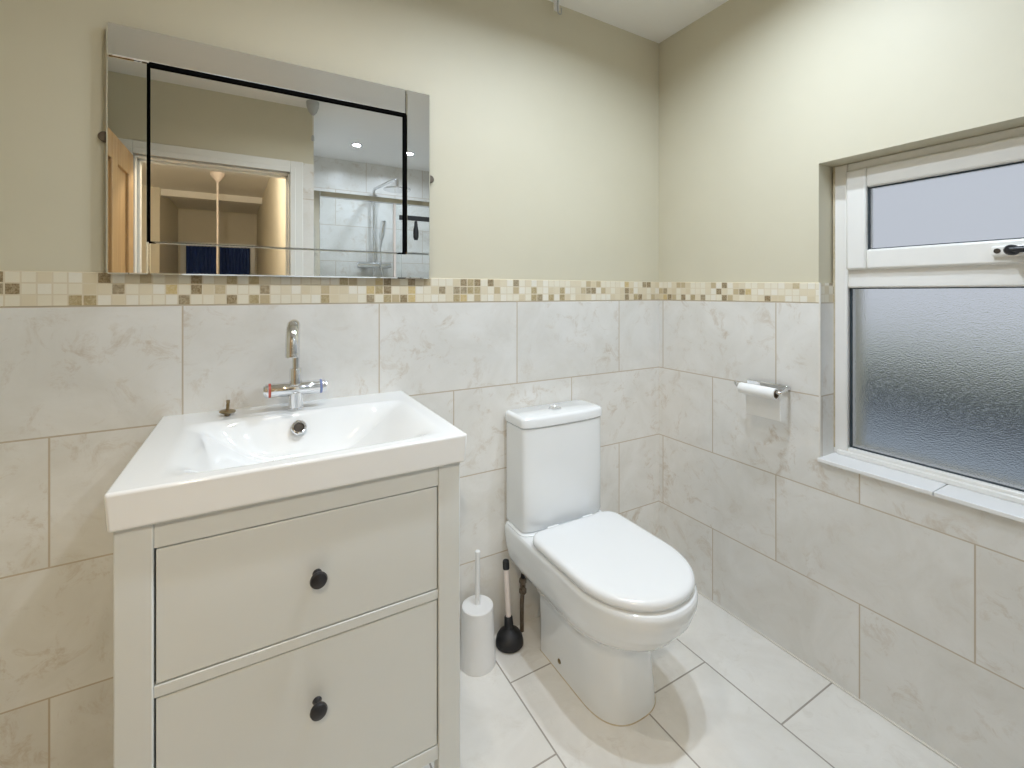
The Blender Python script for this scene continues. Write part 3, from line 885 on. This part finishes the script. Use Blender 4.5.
# ------------------------------------------------------------------ shower (seen in the mirror)
t = Thing('shower_screen', (-0.63, -1.70, 0), 'clear glass shower screen with chrome top rail, reflected in mirror', 'shower screen')
sy = -1.70
def sframe(bm):
    box(bm, XS + 0.002, XS + 0.045, sy - 0.015, sy + 0.015, 0.05, 1.88)
    box(bm, XS + 0.045, -0.03, sy - 0.015, sy + 0.015, 1.845, 1.88)
    box(bm, XS + 0.045, -0.03, sy - 0.015, sy + 0.015, 0.0, 0.05)
    box(bm, -0.03, -0.003, sy - 0.015, sy + 0.015, 0.05, 1.88)
new('frame', sframe, M['chrome'], t, bevel=0.003)
new('glass', [(XS + 0.045, -0.70, sy - 0.003, sy + 0.003, 0.05, 1.845)], M['clear'], t, smooth=None)
new('glass', [(-0.74, -0.03, sy - 0.012, sy - 0.006, 0.05, 1.845)], M['clear'], t, smooth=None)
o = new('seal_strip', [(-0.755, -0.738, sy - 0.014, sy + 0.006, 0.05, 1.845)], M['pale_wood'], t, bevel=0.002)
o['label'] = 'beige seal strip'
t = Thing('squeegee', (-0.608, sy + 0.016, 1.60), 'black T-shaped squeegee hanging on the shower screen, reflected in mirror', 'squeegee')
new('blade', [(-0.72, -0.495, sy + 0.0165, sy + 0.030, 1.735, 1.768)], M['rubber'], t, bevel=0.004)
new('handle', lambda bm: lathe(bm, [(0.010, 0.13), (0.012, 0.10), (0.019, 0.06), (0.019, 0.02), (0.012, 0.0)], (-0.608, sy + 0.0355, 1.60), (0, 0, 1), 18), M['rubber'], t)

sx, syb = -0.69, YS + 0.05
t = Thing('shower_mixer', (sx, syb, 1.0), 'chrome rain shower with riser rail and handset, reflected in mirror', 'shower')
def riser(bm):
    tube(bm, [(sx, syb, 1.48), (sx, syb, 2.10)] + arc((sx + 0.01, syb + 0.03, 2.10), math.pi, math.pi / 2, 0.03, 6, (0.3, 1, 0), (0, 0, 1)) + [(sx + 0.07, syb + 0.42, 2.13)] + [(sx + 0.08, syb + 0.45, 2.12), (sx + 0.08, syb + 0.45, 2.06)], 0.012)
    lathe(bm, [(0.028, 0.0), (0.028, 0.05)], (sx, YS, 2.06), (0, 1, 0), 20)
    lathe(bm, [(0.03, -0.02), (0.03, 0.02)], (sx, syb, 2.06), (0, 0, 1), 20)
new('riser', riser, M['chrome'], t)
new('shower_head', lambda bm: lathe(bm, [(0.02, 2.062), (0.10, 2.050), (0.105, 2.044), (0.10, 2.038)], (sx + 0.08, syb + 0.45, 0)), M['chrome'], t)
new('valve_bar', lambda bm: (lathe(bm, [(0.024, -0.14), (0.026, -0.13), (0.026, 0.13), (0.024, 0.14)], (sx, YS + 0.06, 1.47), (1, 0, 0), 20),
                             lathe(bm, [(0.03, 0), (0.02, 0.06)], (sx - 0.075, YS, 1.47), (0, 1, 0), 16), lathe(bm, [(0.03, 0), (0.02, 0.06)], (sx + 0.075, YS, 1.47), (0, 1, 0), 16)), M['chrome'], t)
new('handset', lambda bm: lathe(bm, [(0.010, 0.0), (0.012, 0.06), (0.022, 0.10), (0.024, 0.22), (0.016, 0.235)], (sx + 0.045, syb + 0.05, 1.62), (0.1, 0.15, 1), 18), M['chrome'], t)
new('hose', lambda bm: tube(bm, [(sx + 0.045, syb + 0.05, 1.625), (sx + 0.05, syb + 0.045, 1.50), (sx + 0.07, syb + 0.05, 1.25), (sx + 0.05, syb + 0.05, 0.95), (sx + 0.01, syb + 0.03, 0.88), (sx - 0.01, syb + 0.02, 1.1), (sx, syb + 0.01, 1.45)], 0.007), M['chrome'], t)

# pull cord switch on the ceiling near the shower corner
cxp, cyp = -1.285, -1.50
t = Thing('pull_switch', (cxp, cyp, HC), 'grey conical ceiling pull switch near the shower corner, reflected in mirror', 'pull switch')
new('body', lambda bm: lathe(bm, [(0.036, 0.0), (0.034, -0.03), (0.022, -0.060), (0.006, -0.078)], (cxp, cyp, HC)), M['grey_plastic'], t)
new('cord', lambda bm: tube(bm, [(cxp, cyp, HC - 0.07), (cxp, cyp, 2.16)], 0.0016, 8), M['plastic'], t)
new('toggle', lambda bm: lathe(bm, [(0.004, 2.165), (0.008, 2.155), (0.009, 2.135), (0.004, 2.130)], (cxp, cyp, 0), (0, 0, 1), 14), M['grey_plastic'], t)

# ------------------------------------------------------------------ outside the window
struct('ground_outside', [(XW, 16.0, -12, 12, -0.45, -0.32)], M['paving'])
struct('lawn_outside', [(6.2, 15.0, -11, 11, -0.33, -0.29)], M['field'])
def hedge(bm):
    rr = random.Random(3)
    n = 70
    prof = [(5.35, -0.32), (5.25, -0.15), (5.28, 0.05), (5.40, 0.16), (5.70, 0.20), (6.0, 0.12), (6.1, -0.1), (6.05, -0.32)]
    loft(bm, [[Vector((x + rr.uniform(-.05, .05), -8.0 + 14.0 * i / n + rr.uniform(-.04, .04), z + rr.uniform(-.06, .06) * (z > -0.2))) for x, z in prof] for i in range(n + 1)])
o = new('hedge', hedge, M['leaves'], base=(5.7, -1.0, -0.32))
setp(o, 'dark hedge blurred behind the obscured window glass', 'hedge', None, 'stuff')

for o in bpy.data.objects:
    if '_b' in o:
        del o['_b']
